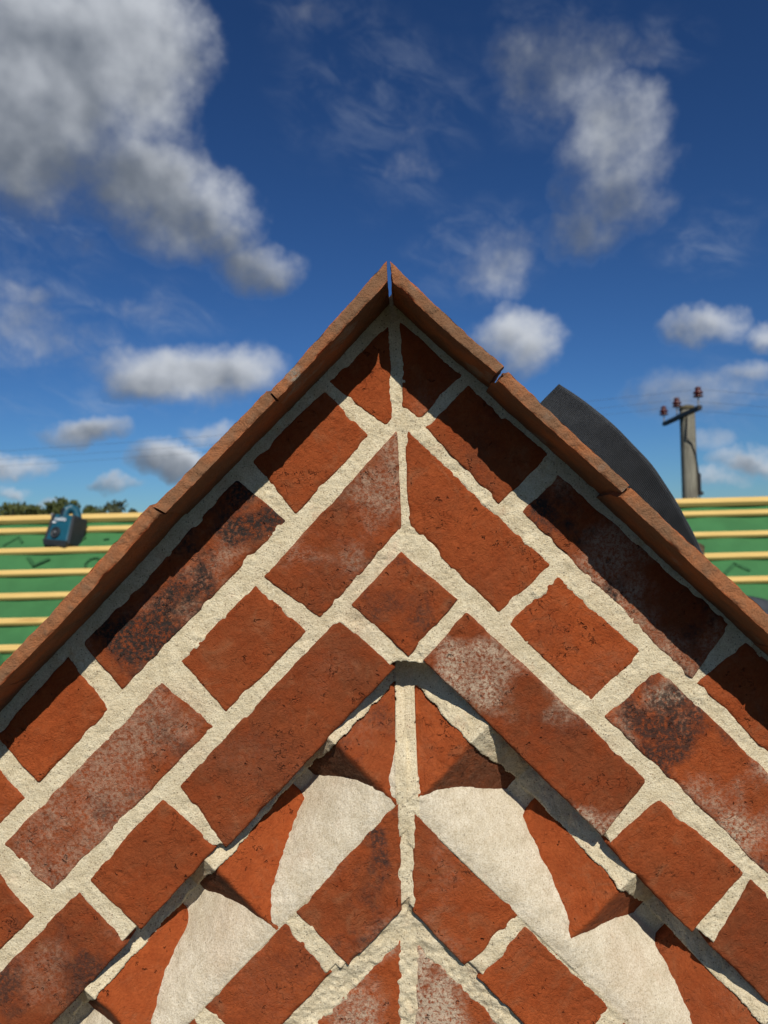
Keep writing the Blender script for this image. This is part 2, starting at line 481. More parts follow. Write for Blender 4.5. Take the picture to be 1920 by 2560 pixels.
def make_wood(name, c0, c1, c2, stretch=(1.2, 40, 40), knots=True):
    m, g, b = material(name)
    tcn = g.n('ShaderNodeTexCoord')
    oi = g.n('ShaderNodeObjectInfo')
    sv = g.n('ShaderNodeCombineXYZ'); g.put(sv.inputs[0], g.math('MULTIPLY', oi.outputs['Random'], 50.0)); g.put(sv.inputs[1], g.math('MULTIPLY', oi.outputs['Random'], 17.0))
    P = g.vmath('ADD', tcn.outputs['Object'], sv.outputs[0])
    S = g.vmath('MULTIPLY', P, stretch)
    gr = g.noise(S, 1.6, 6, 0.65, 0.6)
    c = g.mix(g.remap(gr, 0.32, 0.68), c0, c1)
    if knots:
        K = g.vmath('MULTIPLY', P, (2.3, 9, 9))
        k = g.noise(K, 1.3, 2, 0.4)
        c = g.mix(g.remap(k, 0.66, 0.74, 0.0, 0.7), c, c2)
    else:
        c = g.mix(g.remap(g.noise(P, 3, 4, 0.6), 0.4, 0.7, 0.0, 0.6), c, c2)
    g.put(b.inputs['Base Color'], c)
    b.inputs['Roughness'].default_value = 0.75
    bn = g.n('ShaderNodeBump'); bn.inputs['Distance'].default_value = 0.002; bn.inputs['Strength'].default_value = 0.4
    g.put(bn.inputs['Height'], gr); g.put(b.inputs['Normal'], bn.outputs[0])
    return m


BRICK = make_brick()
MORTAR = make_mortar()
TILE = make_tile()
RUBBER = make_rubber()
PINE = make_wood('pine_batten', (0.56, 0.37, 0.115), (0.70, 0.49, 0.17), (0.42, 0.23, 0.07))
POLE = make_wood('weathered_pole', (0.115, 0.105, 0.078), (0.31, 0.29, 0.22), (0.11, 0.095, 0.07), (26, 26, 0.8), False)
FELT = simple('green_breather_membrane', (0.046, 0.160, 0.054), 0.6, 0.25, 0.10, 5.0, 0.006)
INK = simple('printed_ink', (0.031, 0.108, 0.038), 0.6, 0.2, 0.2, 40)
STEEL = simple('dark_painted_steel', (0.018, 0.016, 0.015), 0.6, 0.4, 0.2, 12)
PORC = simple('brown_porcelain', (0.07, 0.012, 0.009), 0.3, 0.5, 0.15, 9)
PIN = simple('galvanised_pin', (0.22, 0.21, 0.20), 0.5, 0.4, 0.15, 20)
WIRE = simple('overhead_wire', (0.06, 0.06, 0.06), 0.6, 0.3, 0.1, 4)
TEAL = simple('teal_plastic', (0.009, 0.082, 0.122), 0.42, 0.45, 0.08, 30)
DARKP = simple('charcoal_plastic', (0.022, 0.025, 0.028), 0.5, 0.4, 0.15, 30)
WHITE = simple('white_print', (0.72, 0.76, 0.78), 0.5, 0.3, 0.03, 30)
GREY = simple('grey_plastic', (0.10, 0.105, 0.11), 0.45, 0.4, 0.1, 30)
OLDTILE = simple('brown_pantile', (0.20, 0.135, 0.085), 0.85, 0.2, 0.3, 25, 0.002)
WALLR = simple('house_render', (0.45, 0.40, 0.33), 0.9, 0.1, 0.1, 3)


def leaf_mat(name, a, bcol):
    m, g, b = material(name)
    oi = g.n('ShaderNodeTexCoord')
    c = g.mix(g.remap(g.noise(oi.outputs['Object'], 1.4, 4, 0.6), 0.35, 0.65), a, bcol)
    g.put(b.inputs['Base Color'], c)
    b.inputs['Roughness'].default_value = 0.7
    return m


LEAF = [leaf_mat('olive_foliage', (0.048, 0.062, 0.016), (0.095, 0.105, 0.028)), leaf_mat('grey_green_foliage', (0.052, 0.066, 0.034), (0.088, 0.098, 0.05))]
BARK = simple('bark', (0.09, 0.07, 0.05), 0.9, 0.1, 0.3, 6)

# ------------------------------------------------------------------ ground
gm, gg, gb = material('field_grass')
gt = gg.n('ShaderNodeTexCoord')
gc = gg.mix(gg.remap(gg.noise(gt.outputs['Object'], 0.05, 6, 0.6), 0.35, 0.65), (0.016, 0.022, 0.008), (0.026, 0.030, 0.013))
gc = gg.mix(gg.remap(gg.noise(gt.outputs['Object'], 3.0, 5, 0.7), 0.45, 0.7, 0.0, 0.5), gc, (0.032, 0.028, 0.019))
gg.put(gb.inputs['Base Color'], gc)
n = 40
gx = np.sign(np.linspace(-1, 1, n)) * np.abs(np.linspace(-1, 1, n)) ** 2.2 * 3000
X, Y = np.meshgrid(gx, gx, indexing='ij')
Z = np.where(np.hypot(X, Y) > 40, (n2(X.ravel(), Y.ravel(), 300, 3).reshape(X.shape)) * 1.0 - 0.5, 0.0)
idx = np.arange(n * n).reshape(n, n)
F4 = np.stack([idx[:-1, :-1], idx[1:, :-1], idx[1:, 1:], idx[:-1, 1:]], -1).reshape(-1, 4)
gr = link('ground', mesh_from('ground', np.stack([X.ravel(), Y.ravel(), Z.ravel()], -1), F4, gm), kind='structure')

# ------------------------------------------------------------------ the brick gable
S2 = math.sqrt(2)
BR = {
'N1L':(0,[(-6.9,191.7),(-5.9,105.5),(-12.3,101.2),(-62.1,141.4)]),
'N1R':(0,[(5.3,194.6),(59.6,144.2),(20.1,104.8),(6.0,116.0)]),
'N2L':(0,[(-67.4,130.7),(-27.8,89.9),(-97.7,20.8),(-135.4,68.5)]),
'N2R':(0,[(67.3,132.3),(137.1,68.1),(91.9,24.6),(27.0,96.5)]),
'M1L':(0,[(-2.8,90.9),(0.6,4.2),(-77.3,-76.4),(-126.7,-39.5)]),
'M1R':(0,[(6.7,97.7),(136.4,-34.1),(87.4,-76.4),(9.6,6.6)]),
'K':(0,[(0.0,-20.2),(48.8,-64.1),(4.0,-113.5),(-46.6,-67.2)]),
'L1L':(0,[(-57.7,-79.5),(-10.7,-125.7),(-169.1,-286.7),(-210.3,-230.5)]),
'L1R':(0,[(58.7,-76.9),(218.4,-233.6),(176.9,-280.6),(20.4,-119.0)]),
'M2L':(0,[(-135.0,-46.7),(-90.2,-90.6),(-165.2,-160.8),(-206.4,-114.7)]),
'M2R':(0,[(143.7,-45.3),(218.2,-115.8),(171.0,-159.0),(97.4,-88.0)]),
'N3L':(0,[(-151.0,50.4),(-108.4,13.6),(-262.5,-139.4),(-296.4,-97.6)]),
'N3R':(0,[(146.6,47.9),(299.0,-91.7),(263.6,-139.7),(114.3,15.8)]),
'N4L':(0,[(-313.9,-112.4),(-275.5,-158.7),(-342.4,-223.0),(-378.6,-180.7)]),
'N4R':(0,[(312.9,-109.5),(405.0,-199.0),(360.2,-242.2),(270.6,-145.3)]),
'N5L':(0,[(-388.6,-200.8),(-356.0,-238.6),(-499.4,-380.9),(-529.2,-340.2)]),
'N5R':(0,[(417.0,-211.8),(531.6,-326.5),(494.2,-368.7),(374.0,-256.1)]),
'M3L':(0,[(-224.7,-135.7),(-178.8,-175.6),(-332.1,-324.7),(-373.8,-280.2)]),
'M3R':(0,[(233.3,-132.9),(378.9,-279.5),(330.3,-321.8),(183.6,-173.4)]),
'M4L':(0,[(-387.9,-300.1),(-350.3,-347.4),(-420.9,-418.3),(-461.7,-372.2)]),
'M4R':(0,[(392.3,-292.3),(460.8,-361.1),(412.8,-404.9),(345.8,-338.1)]),
'L2L':(0,[(-226.5,-242.6),(-179.8,-287.6),(-248.9,-359.4),(-295.0,-314.7)]),
'L2R':(0,[(230.1,-251.1),(302.8,-317.4),(255.7,-368.0),(181.7,-290.4)]),
'L3L':(0,[(-304.9,-325.1),(-264.3,-374.1),(-414.6,-526.9),(-457.0,-476.0)]),
'L3R':(0,[(310.4,-326.1),(454.6,-467.3),(409.8,-523.3),(273.5,-382.8)]),
'M5L':(0,[(-476.8,-386.6),(-436.0,-430.8),(-537.9,-529.5),(-579.0,-489.3)]),
'C1L':(-5,[(-7.5,-249.6),(-9.7,-349.2),(-57.6,-395.7),(-104.2,-348.9)]),
'C1R':(-5,[(5.9,-259.7),(98.5,-353.6),(48.9,-398.9),(3.6,-350.1)]),
'C2L':(-6,[(-115.7,-359.1),(-75.6,-405.9),(-145.2,-475.8),(-191.8,-434.3)]),
'C2R':(-6,[(105.3,-365.4),(180.4,-440.3),(135.2,-487.7),(62.6,-411.2)]),
'C3L':(-6,[(-203.1,-443.3),(-160.2,-488.4),(-311.1,-637.0),(-355.2,-593.5)]),
'C3R':(-6,[(192.7,-452.3),(339.0,-598.0),(294.3,-643.7),(147.6,-500.3)]),
'E1L':(-15,[(-10.1,-381.3),(-12.2,-508.7),(-93.2,-588.1),(-120.1,-485.7)]),
'E1R':(-15,[(5.2,-382.6),(114.8,-495.4),(68.4,-567.5),(1.9,-508.8)]),
}
TI = {
'TL1':[(-6.3,230.7),(-5.4,213.1),(-101.6,115.1),(-108.0,121.8)],
'TL2':[(-110.7,122.9),(-103.4,114.1),(-199.0,21.6),(-209.8,27.0)],
'TL3':[(-213.9,27.4),(-202.8,19.7),(-348.0,-127.4),(-356.5,-118.8)],
'TL4':[(-358.9,-121.1),(-349.7,-129.7),(-479.7,-259.5),(-488.2,-251.0)],
'TR1':[(-2.6,230.6),(-1.0,212.3),(84.3,132.3),(91.5,137.8)],
'TR2':[(95.1,133.0),(85.7,125.1),(186.7,28.4),(193.3,34.7)],
'TR3':[(193.9,32.0),(184.6,24.5),(320.6,-109.7),(329.2,-99.9)],
'TR4':[(331.1,-102.0),(322.8,-112.4),(447.8,-234.9),(456.3,-225.3)],
}
for src, dst, dx_, dz_ in (('L2L', 'L4L', -239.5, -243.4), ('L2R', 'L4R', 233.5, -225.0)):
    BR[dst] = (0, [(px + dx_, pz + dz_) for px, pz in BR[src][1]])
for src, dst, dx_ in (('TL4', 'TL5', -133.0), ('TR4', 'TR5', 128.0)):
    TI[dst] = [(px + dx_, pz - abs(dx_)) for px, pz in TI[src]]
gable = empty('brick_gable', (0, WALL, EYE), 'red brick gable peak with diagonal courses, pale lime mortar and saw-tooth band', 'gable')
# gable space: x right, z up, w out of the wall towards the viewer (all mm); world y = WALL - w


def gw(x, z, wv):
    return np.stack([x, -wv, z], -1) / 1000.0


def edge_dists(x, z, P):
    """distance inside each of the four edges of quad P (positive inside)"""
    P = np.asarray(P)
    A = sum(P[i][0] * P[(i + 1) % 4][1] - P[(i + 1) % 4][0] * P[i][1] for i in range(4))
    sg = 1 if A > 0 else -1
    out = []
    for i in range(4):
        a, b2 = P[i], P[(i + 1) % 4]
        e = b2 - a; L = math.hypot(*e) + 1e-9
        out.append(sg * (e[0] * (z - a[1]) - e[1] * (x - a[0])) / L)
    return out


def brick_patch(quad, wfun, seed, step=1.6, depth=60.0, r0=2.7, rough=1.35, back=None):
    """brick whose face is a displaced grid over a quad; sides run back into the wall"""
    q = np.asarray(quad, float)
    la = max(np.hypot(*(q[1] - q[0])), np.hypot(*(q[2] - q[3])))
    lb = max(np.hypot(*(q[2] - q[1])), np.hypot(*(q[3] - q[0])))
    na, nb = max(8, int(la / step)), max(8, int(lb / step))
    # pack lines a little tighter near the arrises
    def ease(n):
        t = np.linspace(0, 1, n + 1)
        return t - 0.06 * np.sin(2 * np.pi * t) / 1.0
    s, t = np.meshgrid(ease(na), ease(nb), indexing='ij')
    s = s.ravel(); t = t.ravel()
    p = ((1 - s) * (1 - t))[:, None] * q[0] + (s * (1 - t))[:, None] * q[1] + (s * t)[:, None] * q[2] + ((1 - s) * t)[:, None] * q[3]
    x, z = p[:, 0], p[:, 1]
    ds = edge_dists(x, z, q)
    rr = r0 * (0.55 + 0.9 * np.clip(0.5 + 0.8 * n2(x, z, 17, seed + 5), 0, 1.6))
    e = sum(np.clip(1 - d / rr, 0, 1) ** 2 for d in ds)
    drop = rr * (1 - np.sqrt(np.clip(1 - np.minimum(e, 1.0), 0, 1)))
    chip = np.clip(n2(x, z, 14, seed + 9) - 0.28, 0, 1) * 7.5 * np.clip(1 - np.minimum.reduce(ds) / 5.0, 0, 1)
    # wandering outline
    X = x + 1.0 * n2(x, z, 38, seed + 21) + 0.5 * n2(x, z, 11, seed + 22) + 0.25 * n2(x, z, 4, seed + 23)
    Zc = z + 1.0 * n2(x, z, 38, seed + 31) + 0.5 * n2(x, z, 11, seed + 32) + 0.25 * n2(x, z, 4, seed + 33)
    h = rough * (0.75 * n2(x, z, 48, seed + 1) + 0.38 * n2(x, z, 16, seed + 2) + 0.22 * n2(x, z, 6.5, seed + 3) + 0.10 * n2(x, z, 3.2, seed + 4))
    # a few gouged drag tears
    tear = np.clip(0.13 - np.abs(n2(x, z * 1.0, 30, seed + 41) + 0.35 * n2(x, z, 8, seed + 42)), 0, 0.13) / 0.13
    h -= rough * 0.75 * tear * np.clip(n2(x, z, 40, seed + 43) * 1.6, 0, 1)
    W = wfun(x, z) + h - drop - chip
    v = gw(X, Zc, W)
    idx = np.arange((na + 1) * (nb + 1)).reshape(na + 1, nb + 1)
    F = np.stack([idx[:-1, :-1], idx[1:, :-1], idx[1:, 1:], idx[:-1, 1:]], -1).reshape(-1, 4)
    ring = np.concatenate([idx[:, 0], idx[-1, 1:], idx[-2::-1, -1], idx[0, -2:0:-1]])
    # sides: two extra rings
    base = len(v)
    nr = len(ring)
    rv = v[ring].copy()
    cen = rv.mean(0)
    r1 = rv.copy(); r1[:, 1] += depth * 0.25 / 1000 
    r2 = rv.copy(); r2[:, 1] = (depth - wfun(x, z).max()) / 1000
    v = np.concatenate([v, r1, r2])
    k = np.arange(nr); k1 = (k + 1) % nr
    F1 = np.stack([ring[k], base + k, base + k1, ring[k1]], -1)
    F2 = np.stack([base + k, base + nr + k, base + nr + k1, base + k1], -1)
    F = np.concatenate([F, F1, F2])
    # face winding so that normals look out of the wall
    a, b2, c = v[F[0][0]], v[F[0][1]], v[F[0][2]]
    if np.cross(b2 - a, c - a)[1] > 0:
        F = F[:, ::-1]
    return v, F


def grow(q, d):
    """offset the edges of a quad outwards by d"""
    q = [Vector(p) for p in q]
    A = sum(q[i].x * q[(i + 1) % 4].y - q[(i + 1) % 4].x * q[i].y for i in range(4))
    sg = 1 if A > 0 else -1
    L = []
    for i in range(4):
        e = (q[(i + 1) % 4] - q[i]).normalized()
        n_ = Vector((e.y, -e.x)) * sg
        L.append((q[i] + n_ * d, e))
    out = []
    for i in range(4):
        (p, e), (p2, e2) = L[i - 1], L[i]
        den = e.x * e2.y - e.y * e2.x
        t = ((p2.x - p.x) * e2.y - (p2.y - p.y) * e2.x) / den
        r_ = p + e * t
        if (r_ - q[i]).length > 2.6 * d: r_ = q[i] + (r_ - q[i]).normalized() * 2.6 * d
        out.append((r_.x, r_.y))
    return out


LOOK = {  # tone (0 brown-red .. 1 orange), soot, lime
 'N1L': (.55, 0, 0), 'N1R': (.5, .2, .15), 'N2L': (.55, .05, .05), 'N2R': (.5, .3, 0), 'M1L': (.35, .3, .55), 'M1R': (.5, .1, 0),
 'K': (.4, .75, .05), 'L1L': (.30, .15, .05), 'L1R': (.20, .3, 1.0), 'M2L': (.38, .05, 0), 'M2R': (.6, .15, .05), 'N3L': (.3, 1.0, .6),
 'N3R': (.35, 1.0, .6), 'N4L': (.6, 0, 0), 'N4R': (.55, .1, .1), 'M3L': (.42, .6, .45), 'M3R': (.5, .9, 1.0), 'L2L': (.42, 0, 0), 'L2R': (.45, 0, .05),
 'L3L': (.25, .75, .25), 'L3R': (.12, .1, .05), 'C1L': (.40, .9, .35), 'C1R': (.55, .1, .3), 'C2L': (.55, .3, .05), 'C2R': (.6, .05, .05),
 'E1L': (.66, 0, 1.15), 'E1R': (.40, .1, 1.6), 'N5L': (.6, 0, .1), 'M4L': (.4, .4, .5)}
allquads = []
for i, (k, (w0, q)) in enumerate(BR.items()):
    q = grow(q, 1.7)
    tn, so, li = LOOK.get(k, (.45, .2, .2))
    tn = 0.46 + (tn - 0.46) * 1.6 + random.uniform(-0.06, 0.06)
    jit = random.uniform(-0.9, 0.9)
    small = k in ('N5L', 'N5R', 'M4R', 'M5L', 'C3R', 'C3L')
    v, F = brick_patch(q, lambda x, z, w0=w0, jit=jit: np.full_like(x, w0 + jit), 101 + i * 13, step=3.0 if small else 1.5)
    c = np.array([np.mean([p[0] for p in q]) / 1000, 0.0, np.mean([p[1] for p in q]) / 1000])
    me = mesh_from('brick', v - c, F, BRICK)
    link('brick', me, gable, tuple(c), seed=float(i * 1.37 + 0.5), tone=float(tn), soot=float(so), lime=float(li))
    allquads.append((w0, q))

# saw-tooth band: headers turned in plan so that one arris stands forward
TIP = -4.0
#       side, u of the arris, up-slope run / fall, down-slope run / fall, clip at the centre joint
TEETH = [(-1, 184, 78, 34, 52, 54, True), (-1, 345, 90, 42, 48, 54, False), (-1, 507, 90, 42, 48, 54, False),
         (1, 181, 78, 34, 74, 56, True), (1, 371, 94, 42, 52, 52, False), (1, 546, 94, 42, 52, 52, False)]
BAND = {-1: dict(top=-94, bot=-160, under=-172), 1: dict(top=-98, bot=-168, under=-181)}


def tooth_profile(side, u, v=None):
    """height (w, mm) of the saw-tooth faces along the slope"""
    h = np.full_like(u, -57.0)
    for (s, uk, ur, uf, dr, df, cl) in TEETH:
        if s != side: continue
        d = u - uk
        up = TIP + d * (uf / ur)
        dn = TIP - d * (df / dr)
        t = np.minimum(up, dn)
        t = np.where((d < -ur - 45) | (d > dr + 25), -99, t)
        h = np.maximum(h, t)
    return h


def uv_of(x, z):
    a = np.abs(x)
    return (a - z) / S2, (a + z) / S2


for i, (side, uk, ur, uf, dr, df, cl) in enumerate(TEETH):
    B = BAND[side]
    vt, vb = B['top'] + 2, B['under'] - 4
    if cl:
        uvq = [(13.0 - vt, vt), (uk + dr, vt), (uk + dr, vb), (13.0 - vb, vb)]
    else:
        uvq = [(uk - ur, vt), (uk + dr, vt), (uk + dr, vb), (uk - ur, vb)]
    quad = [(side * (u + v) / S2, (v - u) / S2) for u, v in uvq]
    def wf(x, z, uk=uk, ur=ur, uf=uf, dr=dr, df=df):
        u, v = uv_of(x, z)
        d = u - uk + 1.2 * n2(x, z, 14, 900 + i) + 0.02 * (v + 130)
        a = TIP + d * uf / ur; b2 = TIP - d * df / dr
        k = 1.6
        return -k * np.log(np.exp(np.clip(-a / k, -60, 60)) + np.exp(np.clip(-b2 / k, -60, 60)))   # smooth minimum
    v, F = brick_patch(quad, wf, 1500 + i * 17, step=1.3, depth=85, r0=2.0, rough=1.7 if cl else 1.3)
    c = np.array([np.mean([p[0] for p in quad]) / 1000, 0.0, np.mean([p[1] for p in quad]) / 1000])
    tn = [(.55, .55, .1), (.8, .0, .0), (.75, 0, .05), (.72, .15, .05), (.7, 0, .0), (.5, .2, .1)][i]
    me = mesh_from('brick', v - c, F, BRICK)
    uu, _v = uv_of(v[:, 0] * 1000, v[:, 2] * 1000)
    bu = np.clip((uu - uk - 1.0) / 5.0, 0, 1) * (0.85, 0.85, 0.7, 0.7, 0.4, 0.4)[i]      # weathered brown of the header end, deepened with painted shade
    at = me.attributes.new('brown_shade', 'FLOAT', 'POINT'); at.data.foreach_set('value', bu.astype(np.float32))
    link('brick', me, gable, tuple(c), seed=float(77 + i * 2.1), tone=float(tn[0]), soot=float(tn[1]), lime=float(tn[2]))

# mortar: joints, the weathered haunching in the saw-tooth pockets, the bedding under the tiles
def axis(lo, flo, fhi, hi, st, cst):
    a = list(np.arange(lo, flo, cst)) + list(np.arange(flo, fhi, st)) + list(np.arange(fhi, hi + cst, cst))
    return np.array(a)


ax = axis(-560, -392, 388, 520, 1.15, 6.0)
azz = axis(-640, -470, 236, 240, 1.15, 6.0)
MX, MZ = np.meshgrid(ax, azz, indexing='ij')
shape = MX.shape
x = MX.ravel(); z = MZ.ravel()
u, v = uv_of(x, z)
left = x < 0
cap = np.where(left, 160.0, 155.0)
keep_v = v < cap
vL = np.where(left, np.interp(u, [96, 322, 330, 430, 450, 665], [-78.5, -80, -74, -75, -75, -76.5]), np.interp(u, [98, 323, 334, 441, 464, 660], [-67, -70.5, -74, -76.5, -74.5, -77.5]))
vT = np.where(left, -94.0, -98.0)
vB = np.where(left, -165.0, -173.0)
vU = np.where(left, -172.0, -181.0)
vD = np.where(left, np.where(u < 330, -237.5, -231.0), -243.5)
vT = vT + 2.2 * n2(x, z, 9, 61) + 1.6 * n2(x, z, 26, 62)
prof = np.where(left, tooth_profile(-1, u), tooth_profile(1, u))
big = n2(x, z, 38, 71); midn = n2(x, z, 9.5, 72) + 0.65 * n2(x, z, 4.8, 73) + 0.45 * n2(x, z, 2.9, 76); fin = n2(x, z, 2.6, 74)
smear = np.clip(n2(x, z, 21, 75), 0, 1)
field = (v > vL) | ((np.abs(x - 5) < 17) & (z > -121 + 1.5 * midn))
joint_h = -1.6 + 0.5 * big + 0.75 * midn * (0.35 + 1.5 * smear) + 0.3 * fin
dv = np.clip(v - vB, 0, None)
hau = -5.2 - 0.10 * dv - 0.0125 * dv ** 2 + 0.7 * big + 0.4 * midn + 0.12 * fin + 1.3 * n2(x, z, 60, 77)
hau = hau + np.exp(-np.abs(hau - prof) / 5.0) * (0.8 * midn + 0.4 * fin) * np.clip(dv / 6.0, 0, 1)
bed = prof + 2.0 + 0.9 * midn + 0.7 * big + 0.2 * fin
pocket = np.full_like(x, -57.0) + 1.2 * big + 0.6 * midn
band_h = np.maximum(hau, np.where(v > vT, np.maximum(bed, -55), pocket))
cj = (np.abs(x - 0.3) < 9.6 + 0.7 * midn)
band_h = np.where(cj, np.maximum(band_h, np.maximum(prof, -40) + 3.2 + 0.5 * midn), band_h)
ccourse = -6.0 + 0.7 * big + 0.8 * midn + 0.2 * fin
low_h = -15.2 + 0.9 * big + 1.5 * midn + 1.6 * smear + 0.2 * fin + 5.5 * np.exp(-np.clip(vD - v, 0, None) / 13.0)
cjf = np.where(u < 176, np.maximum(prof, -40) + 3.2, -4.6) + 0.5 * midn + 0.3 * big
h = np.where(field, joint_h, np.where(v > vU, band_h, np.where(v > vD, ccourse, low_h)))
hauflag = np.where((~field) & (v > vU - 1) & (hau >= band_h - 0.01) & (np.abs(x) > 11), np.clip((v - vU + 2) / 5.0, 0, 1), 0.0)
h = np.where(cj & (~field) & (v > vU - 22), np.where(u < 176, np.maximum(h, cjf), cjf), h)
# the joint dives below each brick a few millimetres in from its arris
sd = np.full_like(x, -99.0)
for (w0, q) in allquads:
    qa = np.array(q)
    sel = np.where((x > qa[:, 0].min()) & (x < qa[:, 0].max()) & (z > qa[:, 1].min()) & (z < qa[:, 1].max()))[0]
    if len(sel) == 0: continue
    dd = np.minimum.reduce(edge_dists(x[sel], z[sel], q))
    sd[sel] = np.maximum(sd[sel], dd)
dive = np.clip((sd - 1.8 - 1.6 * smear) * 0.6, 0, 14)
h = np.where((sd > 0), h - dive, h)
idx = np.arange(len(x)).reshape(shape)
F = np.stack([idx[:-1, :-1], idx[1:, :-1], idx[1:, 1:], idx[:-1, 1:]], -1).reshape(-1, 4)
ok = keep_v[F].all(1) & ~(sd[F] > 9.0).all(1)
F = F[ok]
used = np.unique(F)
remap_i = np.full(len(x), -1); remap_i[used] = np.arange(len(used))
verts = gw(x[used], z[used], h[used])
F = remap_i[F]
a, b2, c = verts[F[0][0]], verts[F[0][1]], verts[F[0][2]]
if np.cross(b2 - a, c - a)[1] > 0: F = F[:, ::-1]
me = mesh_from('mortar', verts, F, MORTAR)
at = me.attributes.new('haunch', 'FLOAT', 'POINT')
at.data.foreach_set('value', hauflag[used].astype(np.float32))
link('mortar', me, gable)

# solid wall body behind the facework, down to the ground
bm = bmesh.new()
pts = [(-0.80, -EYE), (0.80, -EYE), (0.80, -0.595), (0.0, 0.205), (-0.80, -0.595)]
f = [bm.verts.new((px, 0.070, pz)) for px, pz in pts]
bk = [bm.verts.new((px, 0.225, pz)) for px, pz in pts]
bm.faces.new(f); bm.faces.new(bk[::-1])
for i in range(5): bm.faces.new((f[i], bk[i], bk[(i + 1) % 5], f[(i + 1) % 5]))
link('wall_body', bm_mesh('wall_body', bm, MORTAR), gable)

TW = 64.0   # overhang of the tiles (mm)
# verge tiles bedded along both slopes
def tile_mesh(q, seed, top_lap=True):
    q = np.asarray(q, float)            # upper-top, lower-top, lower-bottom, upper-bottom
    L = np.hypot(*(q[3] - q[0])); ns = max(30, int(L / 1.6))
    W0, W1 = TW, -150.0
    ring = []
    nt_, nd = 8, 34
    for k in range(nt_): ring.append((k / nt_, W0, 'f'))
    for k in range(nd): ring.append((1.0, W0 + (W1 - W0) * (k / nd) ** 1.6, 'b'))
    for k in range(3): ring.append((1 - k / 3, W1, 'k'))
    for k in range(nd): ring.append((0.0, W1 + (W0 - W1) * (1 - (1 - k / nd) ** 1.6), 't'))
    tt = np.array([r[0] for r in ring]); ww = np.array([r[1] for r in ring]); m = len(ring)
    s = np.linspace(0, 1, ns + 1)
    s = s - 0.03 * np.sin(2 * np.pi * s)
    S, T = np.meshgrid(s, tt, indexing='ij'); _, WW = np.meshgrid(s, ww, indexing='ij')
    S = S.ravel(); T = T.ravel(); Wd = WW.ravel()
    p = ((1 - S) * (1 - T))[:, None] * q[0] + ((1 - S) * T)[:, None] * q[1] + (S * T)[:, None] * q[2] + (S * (1 - T))[:, None] * q[3]
    ev = (q[3] - q[0]) / L
    nv = q[1] - q[0]; nv = nv - ev * nv.dot(ev); nv /= np.hypot(*nv)      # towards the underside
    along = (p - q[0]) @ ev
    # slight camber and warp
    bend = 1.8 * np.sin(np.pi * np.clip(S, 0, 1)) * (0.6 + 0.5 * math.sin(seed * 1.7)) + 0.5 * n2(along, Wd * 0.5, 60, seed)
    rgh = 0.8 * n2(along, T * 9 + Wd, 9, seed + 3) + 0.6 * n2(along, T * 9 + Wd, 3.6, seed + 4)
    # worn arrises on the exposed edge, the odd flake knocked out
    wear = np.clip(0.55 + 0.9 * n2(along, T * 0, 8, seed + 5) + 0.4 * n2(along, T * 0, 4, seed + 7), 0.1, 2.0)
    flake = np.clip(n2(along, T * 0, 24, seed + 6) - 0.30, 0, 1) * 6
    df_ = W0 - Wd
    edge_u = (np.clip(1 - df_ / 3.0, 0, 1)) * (T < 0.02)
    edge_l = (np.clip(1 - df_ / 3.0, 0, 1)) * (T > 0.98)
    edge_f = (df_ < 0.01) * np.clip(1 - np.minimum(T, 1 - T) / 0.2, 0, 1)
    out = -(edge_f * (0.9 * wear + 0.9 * flake * (T > 0.5)))
    inw = (edge_u * 0.8 - edge_l * 0.45) * wear - edge_l * flake * 0.5
    endr = np.clip(1 - S / 0.012, 0, 1) - np.clip(1 - (1 - S) / 0.012, 0, 1)
    P = p + nv[None, :] * (bend + inw + 0.6 * rgh)[:, None] + ev[None, :] * (0.6 * n2(Wd, T * 9, 7, seed + 8) * (np.abs(endr) > 0))[:, None]
    if top_lap:      # the head of each lower tile tucks in behind the foot of the one above
        P = P - ev[None, :] * (4.5 * np.clip((W0 - 6 - Wd) / 14.0, 0, 1) * np.clip(1 - S / 0.06, 0, 1))[:, None]
    Wf = Wd + out + np.where(df_ < 0.01, rgh * 0.9, 0)
    vv = gw(P[:, 0], P[:, 1], Wf)
    idx = np.arange((ns + 1) * m).reshape(ns + 1, m)
    k1 = (np.arange(m) + 1) % m
    F = np.stack([idx[:-1, :], idx[1:, :], idx[1:, k1], idx[:-1, k1]], -1).reshape(-1, 4)
    # end caps as strips of quads across the thin section
    fl = [tuple(f) for f in F]
    for e in (0, ns):
        loop = [int(i) for i in idx[e]]
        fl.append(tuple(loop if e else loop[::-1]))
    chip = np.clip((edge_f + edge_u + edge_l) * (0.25 + flake * 0.7 + (np.abs(endr) > 0) * 0.5), 0, 1)
    return vv, fl, chip


for i, (k, q) in enumerate(TI.items()):
    v_, F_, ch = tile_mesh(q, 40 + 3 * i, k not in ('TL1', 'TR1'))
    c = np.array([np.mean([p[0] for p in q]) / 1000, 0.0, np.mean([p[1] for p in q]) / 1000])
    me = mesh_from('verge_tile', v_ - c, F_, TILE)
    bmt = bmesh.new(); bmt.from_mesh(me); bmesh.ops.recalc_face_normals(bmt, faces=bmt.faces[:]); bmt.to_mesh(me); bmt.free()
    for pl in me.polygons:
        if len(pl.vertices) > 4: pl.use_smooth = False
    at = me.attributes.new('chip', 'FLOAT', 'POINT'); at.data.foreach_set('value', ch.astype(np.float32))
    me.set_sharp_from_angle(angle=R(42))
    link('verge_tile', me, gable, tuple(c), seed=float(3 + i * 1.9))

# ------------------------------------------------------------------ the house behind: felted and battened roof
RY, RZ = 6.0, 0.0873          # first batten, relative to the eye
SY, SZ = 0.1962, 0.157        # step from batten to batten down the slope
SL = math.hypot(SY, SZ)
TH = math.atan2(SZ, SY)
house = empty('house', (0, RY, 0), 'house roof under repair, green membrane crossed by pale timber battens', 'house')


